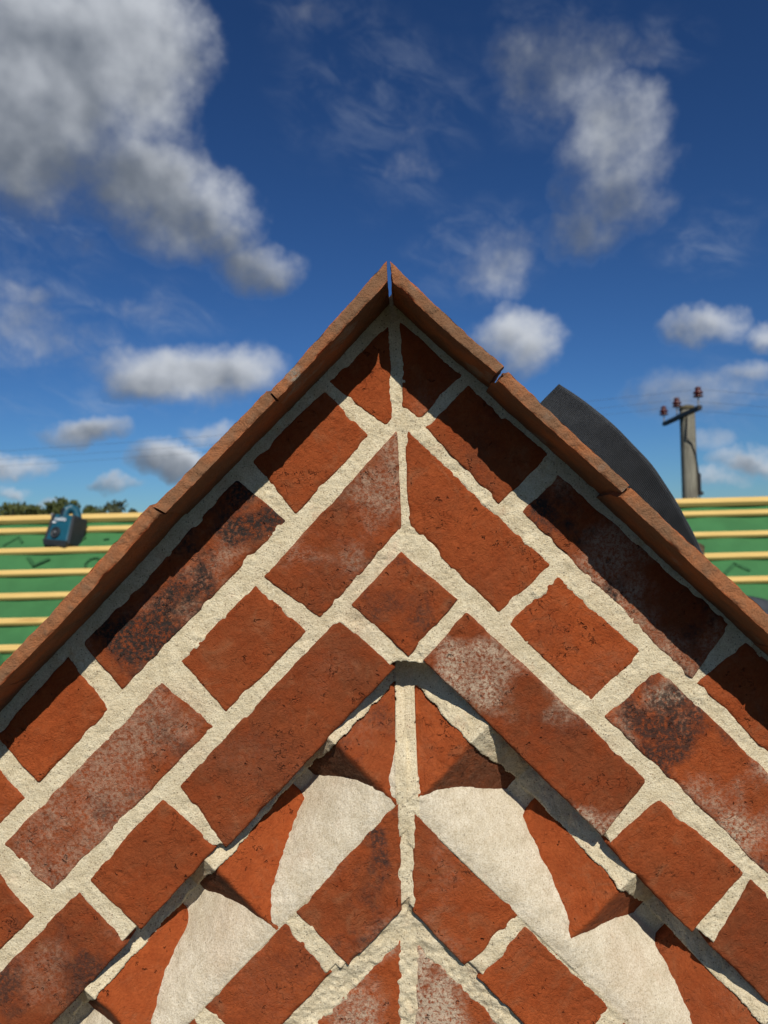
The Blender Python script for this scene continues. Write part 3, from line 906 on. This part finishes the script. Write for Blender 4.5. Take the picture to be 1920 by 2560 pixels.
def hp(x, i, up=0.0):
    """point on the roof plane at batten row i, lifted along its normal, in house space"""
    return Vector((x, -i * SY - math.sin(TH) * up, EYE + RZ - i * SZ + math.cos(TH) * up))


# membrane with gentle sag between the rafters and slack folds
nx, ny = 260, 130
xs = np.linspace(-8.5, 8.5, nx); iis = np.linspace(-0.75, 25, ny)
GX, GI = np.meshgrid(xs, iis, indexing='ij'); gx_, gi_ = GX.ravel(), GI.ravel()
sag = -0.030 - 0.012 * (0.5 - 0.5 * np.cos(2 * np.pi * gx_ / 0.6)) + 0.004 * n2(gx_ * 1.0, gi_ * 0.5, 0.35, 5)
sag = sag + 0.005 * n2(gx_ * 0.3, gi_, 0.3, 6)
vv = np.stack([gx_, -gi_ * SY - math.sin(TH) * sag, EYE + RZ - gi_ * SZ + math.cos(TH) * sag], -1)
idx = np.arange(nx * ny).reshape(nx, ny)
F = np.stack([idx[:-1, :-1], idx[1:, :-1], idx[1:, 1:], idx[:-1, 1:]], -1).reshape(-1, 4)
a, b2, c = vv[F[0][0]], vv[F[0][1]], vv[F[0][2]]
if np.cross(b2 - a, c - a)[2] < 0: F = F[:, ::-1]
membrane = link('membrane', mesh_from('membrane', vv, F, FELT), house)


def slab(bm, p, q, wid, thick):
    """batten between two roof points: wid down the slope, thick along the roof normal"""
    nrm = Vector((0, -math.sin(TH), math.cos(TH))); dn = Vector((0, -math.cos(TH), -math.sin(TH)))
    vs = []
    for e in (p, q):
        for a_, b_ in ((-1, 0), (1, 0), (1, 1), (-1, 1)):
            vs.append(bm.verts.new(e + dn * (a_ * wid / 2) + nrm * (b_ * thick)))
    for f_ in ((0, 1, 2, 3), (7, 6, 5, 4), (0, 4, 5, 1), (1, 5, 6, 2), (2, 6, 7, 3), (3, 7, 4, 0)):
        bm.faces.new([vs[k] for k in f_])


def batten(x0, x1, i, wid, thick, di=0.0):
    bm = bmesh.new()
    slab(bm, hp(x0, i, -0.024), hp(x1, i + di, -0.024), wid, thick)
    me = bm_mesh('batten', bm, PINE, bevel=0.002, seg=1)
    o = link('batten', me, house)
    return o


rb = random.Random(3)
for i in range(-1, 16):
    cuts = [-8.4, rb.uniform(-4.6, -3.6), rb.uniform(-1.0, 0.9), rb.uniform(3.4, 4.6), 8.4]
    for a_, b_ in zip(cuts[:-1], cuts[1:]):
        if i == -1: batten(a_ + .003, b_ - .003, -0.56, 0.062, 0.040, rb.uniform(-.02, .02))
        else: batten(a_ + .003, b_ - .003, i, 0.050 + rb.uniform(-.002, .002), 0.026, rb.uniform(-.03, .03))

# printed marks on the membrane (parts of large letters and arrows)
def stroke(pts, wid=0.028):
    bm = bmesh.new()
    nrm = Vector((0, -math.sin(TH), math.cos(TH)))
    P = []
    for (px, i) in pts: P.append(hp(px, i, -0.021))
    for p, q in zip(P[:-1], P[1:]):
        d = (q - p).normalized(); sdn = nrm.cross(d) * wid / 2
        vs = [bm.verts.new(t) for t in (p - sdn - d * wid * .4, q - sdn + d * wid * .4, q + sdn + d * wid * .4, p + sdn - d * wid * .4)]
        bm.faces.new(vs)
    return link('printed_mark', bm_mesh('printed_mark', bm, INK), membrane)


stroke([(-3.07, 0.62), (-2.99, 0.25), (-2.94, 0.5)], 0.022)
stroke([(-2.82, 1.25), (-2.745, 1.6), (-2.66, 1.33)])
stroke([(-2.355, 1.60)] + [(-2.30 + .055 * math.cos(t), 1.6 - .26 * math.sin(t)) for t in np.linspace(math.pi, -math.pi, 15)], 0.018)
stroke([(2.285, 2.66), (2.384, 2.28), (2.461, 2.55)])
stroke([(-2.66, 5.15), (-2.57, 5.6)], 0.04)
stroke([(-2.475, 0.42), (-2.455, 0.36)], 0.02)
stroke([(-2.30, 0.45), (-2.27, 0.42)], 0.016)
stroke([(2.12, 3.45), (2.19, 3.15), (2.30, 3.42)], 0.022)
stroke([(2.52, 3.6), (2.60, 3.3)], 0.02)

# walls, back slope
bm = bmesh.new()
ez = EYE + RZ - 25 * SZ - 0.05
ey = -25 * SY
add_box(bm, (0, ey + 0.30, (ez - 0.1) / 2), (16.4, 0.3, ez - 0.1))
link('wall', bm_mesh('wall', bm, WALLR), house)
bm = bmesh.new()
add_box(bm, (0, 5.0, (ez - 0.1) / 2), (16.4, 0.3, ez - 0.1))
link('wall', bm_mesh('wall', bm, WALLR), house)
for sx_ in (-1, 1):
    bm = bmesh.new()
    pr = [(ey + 0.46, 0), (4.84, 0), (4.84, ez - 0.1), (0.1, EYE + RZ - 0.10), (ey + 0.46, ez - 0.05)]
    A_ = [bm.verts.new((sx_ * 8.2, py, pz)) for py, pz in pr]; B_ = [bm.verts.new((sx_ * 7.9, py, pz)) for py, pz in pr]
    bm.faces.new(A_); bm.faces.new(B_[::-1])
    for k in range(5): bm.faces.new((A_[k], B_[k], B_[(k + 1) % 5], A_[(k + 1) % 5]))
    link('gable_end', bm_mesh('gable_end', bm, WALLR), house)
bm = bmesh.new()
r0 = hp(0, -0.75, -0.04)
vs = [bm.verts.new(t) for t in ((-8.5, r0.y + .004, r0.z), (8.5, r0.y + .004, r0.z), (8.5, 5.4, ez - 0.2), (-8.5, 5.4, ez - 0.2))]
bm.faces.new(vs)
link('back_slope', bm_mesh('back_slope', bm, FELT), house)

# the little saddle roof that runs back from the brick gable, in black membrane
bm = bmesh.new()
yb = WALL + 0.225 + 0.003
for s_ in (-1, 1):
    t_ = [bm.verts.new(q) for q in ((0, yb, EYE + 0.12), (s_ * 0.80, yb, EYE - 0.68), (s_ * 0.80, 5.05, EYE - 0.68), (0, 5.95, EYE + 0.12))]
    bm.faces.new(t_)
bmesh.ops.remove_doubles(bm, verts=bm.verts[:], dist=0.001)
so = link('saddle_roof', bm_mesh('saddle_roof', bm, RUBBER))
so['label'] = 'black membrane over the small saddle roof running back from the brick gable'; so['category'] = 'roof'

# ------------------------------------------------------------------ loose black membrane curling up behind the right-hand verge
def ribbon(name, edge, inner, uvs, mat, thick=0.0016):
    """sheet spanned between two polylines, smoothed, with thickness and uv"""
    def cr(P, n):
        P = np.asarray(P, float); t = np.linspace(0, len(P) - 1, n)
        out = []
        for q in t:
            i = min(int(q), len(P) - 2); f = q - i
            p0, p1, p2, p3 = P[max(i - 1, 0)], P[i], P[i + 1], P[min(i + 2, len(P) - 1)]
            out.append(0.5 * (2 * p1 + (p2 - p0) * f + (2 * p0 - 5 * p1 + 4 * p2 - p3) * f * f + (-p0 + 3 * p1 - 3 * p2 + p3) * f ** 3))
        return np.array(out)
    n_, m_ = 90, 36
    A_ = cr(edge, n_); B_ = cr(inner, n_)
    t = np.linspace(0, 1, m_)
    V = A_[:, None, :] * (1 - t)[None, :, None] + B_[:, None, :] * t[None, :, None]
    V[..., 1] += 0.018 * np.sin(np.pi * t)[None, :]
    V = V.reshape(-1, 3)
    V[:, 1] += 0.0016 * n2(V[:, 0] * 1000, V[:, 2] * 1000, 45, 8)
    idx = np.arange(n_ * m_).reshape(n_, m_)
    F = np.stack([idx[:-1, :-1], idx[1:, :-1], idx[1:, 1:], idx[:-1, 1:]], -1).reshape(-1, 4)
    me = mesh_from(name, V, F, mat)
    uv = me.uv_layers.new(name='UVMap')
    li = np.zeros(len(me.loops), dtype=np.int32); me.loops.foreach_get('vertex_index', li)
    su = np.repeat(np.linspace(0, uvs[0], n_), m_); sv_ = np.tile(np.linspace(0, uvs[1], m_), n_)
    uv.data.foreach_set('uv', np.stack([su[li], sv_[li]], -1).ravel().astype(np.float32))
    o = link(name, me)
    md = o.modifiers.new('thickness', 'SOLIDIFY'); md.thickness = thick; md.offset = 0
    return o


edge = [(0.1999, 0.95, 0.1775), (0.2314, 0.952, 0.1556), (0.2638, 0.955, 0.1289), (0.2897, 0.959, 0.1028), (0.3137, 0.964, 0.0772), (0.3317, 0.97, 0.0532), (0.3475, 0.976, 0.0295), (0.3613, 0.983, 0.0071), (0.3752, 0.99, -0.0156), (0.3904, 0.998, -0.0468), (0.4023, 1.005, -0.0783)]
inner = [(.095, .945, .075), (.118, .955, .055), (.14, .972, .03), (.16, .99, .005), (.175, 1.005, -.02), (.19, 1.02, -.045), (.205, 1.03, -.07), (.22, 1.04, -.10), (.24, 1.045, -.14), (.26, 1.045, -.18), (.275, 1.04, -.24)]
edge = [(x_, y_, z_ + EYE) for x_, y_, z_ in edge]; inner = [(x_, y_, z_ + EYE) for x_, y_, z_ in inner]
sh = ribbon('membrane_strip', edge, inner, (1.9, 1.0), RUBBER, 0.0022)
sh['label'] = 'curled strip of woven black membrane standing up behind the tiled verge'; sh['category'] = 'membrane'

# black off-cut lying bent in a low arch on the battens
ed, inn = [], []
for t in np.linspace(0, 1, 9):
    xx = 1.35 + 1.30 * t
    hgt = 0.34 * math.sin(math.pi * t) ** 0.8
    p = hp(xx, 5.05, 0.004 + hgt); q = hp(xx + .04, 6.9, 0.004 + hgt * 0.9)
    ed.append((p.x, p.y + RY, p.z)); inn.append((q.x, q.y + RY, q.z))
oc = ribbon('membrane_offcut', ed, inn, (1.6, 1.0), RUBBER, 0.003)
oc['label'] = 'black membrane offcut bent into a low arch across the lower battens'; oc['category'] = 'membrane'

# one old pantile leaning on the battens
bm = bmesh.new()
prof = []
for k in range(15):
    t = k / 14
    prof.append((-.11 + .22 * t, 0.030 * math.sin(t * 2 * math.pi) + 0.010))
rows = []
for j in range(6):
    rows.append([bm.verts.new((px, pz, .27 * j / 5 * (1 - 0.10 * abs(px) / .11 * (j / 5)))) for px, pz in prof])
for a_, b_ in zip(rows[:-1], rows[1:]):
    for k in range(14): bm.faces.new((a_[k], a_[k + 1], b_[k + 1], b_[k]))
geo = bmesh.ops.solidify(bm, geom=bm.faces[:], thickness=0.014)
pt = link('pantile', bm_mesh('pantile', bm, OLDTILE, smooth=True))
p = hp(0, 2.85, 0.01)
pt.location = (1.99, p.y + RY, p.z); pt.rotation_euler = (R(-28), R(6), R(-18))
pt['label'] = 'old brown pantile leaning on the battens beside the black strip'; pt['category'] = 'roof tile'

# ------------------------------------------------------------------ site radio propped on the battens
rad = empty('site_radio', (0, 0, 0), 'teal and charcoal site radio with round speaker and carry handle, propped on the battens', 'radio')
bp = hp(0, 0.92, 0.0)
rad.location = (-2.66, bp.y + RY + 0.0, bp.z + 0.012)
rad.rotation_euler = Euler((R(-16), R(5), R(-22)), 'XYZ')
rad.scale = (1.14, 1.14, 1.14)
# body: wider foot than top
bm = bmesh.new()
vs = add_box(bm, (0, 0.075, 0.135), (0.19, 0.12, 0.19))
for v_ in vs:
    if v_.co.z > 0.1: v_.co.x *= 0.84; v_.co.y = 0.075 + (v_.co.y - 0.075) * 0.85
link('body', bm_mesh('body', bm, TEAL, bevel=0.012, seg=3), rad)
for s_ in (-1, 1):
    bm = bmesh.new()
    vs = add_box(bm, (s_ * 0.106, 0.085, 0.128), (0.024, 0.135, 0.205))
    for v_ in vs:
        if v_.co.z > 0.1: v_.co.x -= s_ * 0.017
    link('side_bumper', bm_mesh('side_bumper', bm, DARKP, bevel=0.010, seg=2), rad)
bm = bmesh.new()
vs = add_box(bm, (0, 0.08, 0.024), (0.226, 0.16, 0.046))
for v_ in vs:
    if v_.co.z < 0.02: v_.co.x *= 0.84; v_.co.y = 0.08 + (v_.co.y - 0.08) * 0.85
link('base', bm_mesh('base', bm, DARKP, bevel=0.010, seg=2), rad)
bm = bmesh.new()
rx = Matrix.Rotation(R(90), 4, 'X')
add_lathe(bm, [(0.040, 0.0), (0.040, 0.008), (0.035, 0.011), (0.031, 0.005), (0.023, 0.003), (0.010, 0.007), (0.003, 0.008)], (0, 0, 0), 32)
bmesh.ops.transform(bm, matrix=Matrix.Translation((-0.018, 0.015, 0.098)) @ rx, verts=bm.verts[:])
sp_ = link('speaker', bm_mesh('speaker', bm, DARKP, smooth=True), rad)
bm = bmesh.new()
add_lathe(bm, [(0.013, 0.0), (0.012, 0.004), (0.007, 0.007)], (0, 0, 0), 24)
bmesh.ops.transform(bm, matrix=Matrix.Translation((-0.018, 0.007, 0.098)) @ rx, verts=bm.verts[:])
link('speaker_cone', bm_mesh('speaker_cone', bm, GREY, smooth=True), sp_)
bm = bmesh.new()
hpth = [(-0.022, 0.05, 0.205), (-0.018, 0.055, 0.270), (-0.004, 0.075, 0.292), (0.018, 0.100, 0.280), (0.032, 0.115, 0.245), (0.038, 0.12, 0.205)]
for a_, b_ in zip(hpth[:-1], hpth[1:]): add_cyl(bm, a_, b_, 0.027, 0.027, 14)
for a_ in hpth[1:-1]: bmesh.ops.create_uvsphere(bm, u_segments=14, v_segments=8, radius=0.027, matrix=Matrix.Translation(a_))
hd = link('handle', bm_mesh('handle', bm, TEAL, smooth=False), rad)
bm = bmesh.new()
for k in range(6): add_box(bm, (-0.021, 0.026, 0.215 + 0.011 * k), (0.026, 0.008, 0.005))
link('handle_grip', bm_mesh('handle_grip', bm, DARKP), hd)
bm = bmesh.new()
add_lathe(bm, [(0.009, -0.004), (0.013, 0.0), (0.009, 0.004)], (0, 0, 0), 16)
bmesh.ops.transform(bm, matrix=Matrix.Translation((-0.122, 0.04, 0.225)) @ rx, verts=bm.verts[:])
link('strap_ring', bm_mesh('strap_ring', bm, PIN, smooth=True), rad)
fc = bpy.data.curves.new('lettering', 'FONT'); fc.body = 'makita'; fc.size = 0.042; fc.extrude = 0.0006; fc.shear = 0.2; fc.align_x = 'CENTER'; fc.space_character = 0.95
fo = bpy.data.objects.new('lettering', fc); COL.objects.link(fo)
bpy.context.view_layer.update()
tm = bpy.data.meshes.new_from_object(fo)
bpy.data.objects.remove(fo, do_unlink=True)
tm.materials.clear(); tm.materials.append(WHITE)
lt = link('lettering', tm, rad); lt.location = (-0.012, 0.0155, 0.182); lt.rotation_euler = (R(87.5), 0, 0)
bm = bmesh.new(); add_box(bm, (-0.055, 0.0135, 0.168), (0.030, 0.003, 0.010))
link('badge', bm_mesh('badge', bm, WHITE), rad)

# ------------------------------------------------------------------ electricity pole
PX, PY = 5.243, 14.0
pole = empty('electricity_pole', (PX, PY, 0), 'weathered grey wooden electricity pole with slanting dark crossarm', 'pole')
nseg, nz_ = 28, 60
zz = np.linspace(-0.3, EYE + 2.10, nz_)
V = []
for k, zq in enumerate(zz):
    rad_ = 0.160 - 0.028 * (zq / (EYE + 2.1))
    for j in range(nseg):
        a_ = 2 * math.pi * j / nseg
        rr_ = rad_ * (1 + 0.018 * math.sin(5 * a_ + 1.3) + 0.012 * math.sin(11 * a_ + zq))
        V.append((rr_ * math.cos(a_), rr_ * math.sin(a_), zq))
fl = []
for k in range(nz_ - 1):
    for j in range(nseg):
        fl.append((k * nseg + j, k * nseg + (j + 1) % nseg, (k + 1) * nseg + (j + 1) % nseg, (k + 1) * nseg + j))
fl.append(tuple((nz_ - 1) * nseg + j for j in range(nseg)))
link('shaft', mesh_from('shaft', np.array(V), fl, POLE), pole)
bm = bmesh.new(); add_lathe(bm, [(0.14, 0.0), (0.145, 0.03), (0.11, 0.07), (0.03, 0.09)], (0, 0, EYE + 2.08), 20)
link('cap', bm_mesh('cap', bm, simple('mossy_cap', (0.10, 0.085, 0.05), 0.9, 0.1, 0.3, 30), smooth=True), pole)
az_ = EYE + 1.965
arm0 = Vector((5.165 - PX, 15.0 - PY, az_)); arm1 = Vector((5.075 - PX, 12.98 - PY, az_))
bm = bmesh.new()
dv_ = (arm1 - arm0)
rotm = dv_.to_track_quat('Y', 'Z').to_matrix()
add_box(bm, (arm0 + arm1) / 2 + Vector((-0.12, 0, 0)) * 0.0, (0.075, dv_.length, 0.075), rotm)
crossarm = link('crossarm', bm_mesh('crossarm', bm, STEEL, bevel=0.006, seg=1), pole)
INS = []
for t, hh in ((0.0, 0.255), (0.40, 0.28), (0.965, 0.265)):
    p = arm0.lerp(arm1, t)
    if t == 0.40: p = p + Vector((-0.0, 0.0, 0))
    bm = bmesh.new(); add_cyl(bm, p + Vector((0, 0, 0.03)), p + Vector((0, 0, hh)), 0.013, 0.011, 10)
    pin = link('pin', bm_mesh('pin', bm, PIN), pole)
    bm = bmesh.new()
    add_lathe(bm, [(0.030, -0.085), (0.075, -0.080), (0.085, -0.060), (0.050, -0.045), (0.048, -0.030), (0.080, -0.020), (0.084, 0.0), (0.050, 0.022), (0.042, 0.045), (0.052, 0.062), (0.045, 0.085), (0.02, 0.095)], p + Vector((0, 0, hh)), 24)
    link('insulator', bm_mesh('insulator', bm, PORC, smooth=True), pole)
    INS.append(p + Vector((PX, PY, hh + 0.05)))
# down-lead stapled to the shaft, stay strap and fittings
bm = bmesh.new()
dl = [(-0.06, -0.145, EYE + 1.95), (-0.075, -0.145, EYE + 1.72), (-0.085, -0.145, EYE + 1.55), (0.0, -0.155, EYE + 1.45), (0.07, -0.145, EYE + 1.25), (0.125, -0.10, EYE + 0.9), (0.135, -0.10, EYE + 0.3), (0.14, -0.10, 0.5)]
for a_, b_ in zip(dl[:-1], dl[1:]): add_cyl(bm, a_, b_, 0.011, 0.011, 8)
link('down_lead', bm_mesh('down_lead', bm, STEEL), pole)
bm = bmesh.new(); add_box(bm, (0.155, -0.03, EYE + 0.72), (0.05, 0.08, 0.40)); add_box(bm, (0.185, -0.03, EYE + 0.56), (0.07, 0.07, 0.06))
link('bracket', bm_mesh('bracket', bm, STEEL, bevel=0.006, seg=1), pole)
bm = bmesh.new(); add_cyl(bm, (0.09, -0.06, EYE + 1.45), (0.62, -0.06, 0.0), 0.006, 0.006, 6)
link('stay_wire', bm_mesh('stay_wire', bm, WIRE), pole)
# the three line wires, sagging away to both sides
for p, lb in zip(INS, ('far end', 'middle', 'near end')):
    bm = bmesh.new()
    prev = None
    for t in np.linspace(-1, 1, 41):
        q = Vector((p.x + 45 * t, p.y + 3.5 * t, p.z - 1.1 * (1 - (2 * abs(t) - 1) ** 2)))
        if prev: add_cyl(bm, prev, q, 0.0020, 0.0020, 5)
        prev = q
    o = link('power_line', bm_mesh('power_line', bm, WIRE))
    o['label'] = 'thin overhead wire tied to the brown insulator at the %s of the crossarm' % lb; o['category'] = 'wire'; o['group'] = 'overhead line wires'

# ------------------------------------------------------------------ trees along the field edge, seen over the ridge
def tree(x_, y_, top, half, mat, seed, label):
    rt = random.Random(seed)
    t = empty('tree', (x_, y_, 0), label, 'tree', group='trees beyond the ridge')
    bm = bmesh.new()
    add_cyl(bm, (0, 0, -0.3), (0, 0, top * 0.45), 0.17, 0.11, 10)
    add_cyl(bm, (0, 0, top * 0.45), (0.1, 0, top * 0.9), 0.11, 0.03, 8)
    tips = []
    for k in range(9):
        a_ = rt.uniform(0, 6.28); z0 = top * rt.uniform(0.45, 0.78)
        p1 = Vector((math.cos(a_) * half * rt.uniform(.5, .8), math.sin(a_) * half * rt.uniform(.5, .8), z0 + top * rt.uniform(.08, .2)))
        add_cyl(bm, (0, 0, z0), p1, 0.05, 0.015, 6); tips.append(p1)
    link('trunk', bm_mesh('trunk', bm, BARK), t)
    cl = [(Vector((0, 0, top * 0.80)), half * 0.55), (Vector((0.1, 0, top * .93)), half * .3)] + [(p, half * rt.uniform(.3, .5)) for p in tips]
    for k in range(8): cl.append((Vector((rt.uniform(-.7, .7) * half, rt.uniform(-.7, .7) * half, top * rt.uniform(.62, .9))), half * rt.uniform(.3, .5)))
    vs, fs = [], []
    for k in range(2600):
        c_, r_ = rt.choice(cl)
        d = Vector((rt.gauss(0, 1), rt.gauss(0, 1), rt.gauss(0, 1))).normalized() * r_ * rt.uniform(.35, 1.12)
        p = c_ + d
        p.z = min(p.z, top * (1 - 0.03 * rt.random()))
        s_ = rt.uniform(.07, .16)
        q = Euler((rt.uniform(0, 6.3), rt.uniform(0, 6.3), rt.uniform(0, 6.3))).to_matrix()
        b0 = len(vs)
        for dx, dy in ((-1, -.5), (1, -.5), (1, .6), (-1, .5)): vs.append(p + q @ Vector((dx * s_, dy * s_, 0)))
        fs.append((b0, b0 + 1, b0 + 2, b0 + 3))
    link('crown', mesh_from('crown', np.array([tuple(a_) for a_ in vs]), fs, mat, smooth=False), t)


TREES = [(-31.2, 3.0, 1.6, 0, 'olive green tree farthest from the gable, at the thick end of the tree line'),
         (-29.6, 3.0, 1.3, 0, 'low olive green tree between the thick end of the tree line and the tallest tree'),
         (-28.05, 3.7, 1.45, 0, 'tallest olive green tree, rising beside the handle of the radio'),
         (-26.7, 3.15, 1.1, 0, 'olive green tree directly behind the handle of the radio'),
         (-25.3, 2.95, 1.1, 0, 'low olive green tree just past the radio towards the gable'),
         (-24.1, 3.25, 1.15, 1, 'taller grey green tree with a pointed crown between radio and tiled verge'),
         (-22.8, 2.8, 1.0, 1, 'small grey green tree next to the pointed grey green one'),
         (-21.8, 2.7, .8, 1, 'small grey green tree second from the tiled verge'),
         (-20.9, 2.35, .6, 1, 'smallest grey green tree, just clearing the ridge batten by the tiled verge')]
for k, (tx, tz, hf, mt, lb) in enumerate(TREES):
    tree(tx, 60 + (k * 37 % 11) * 0.35, EYE + tz, hf * 1.3, LEAF[mt], 50 + k, lb)
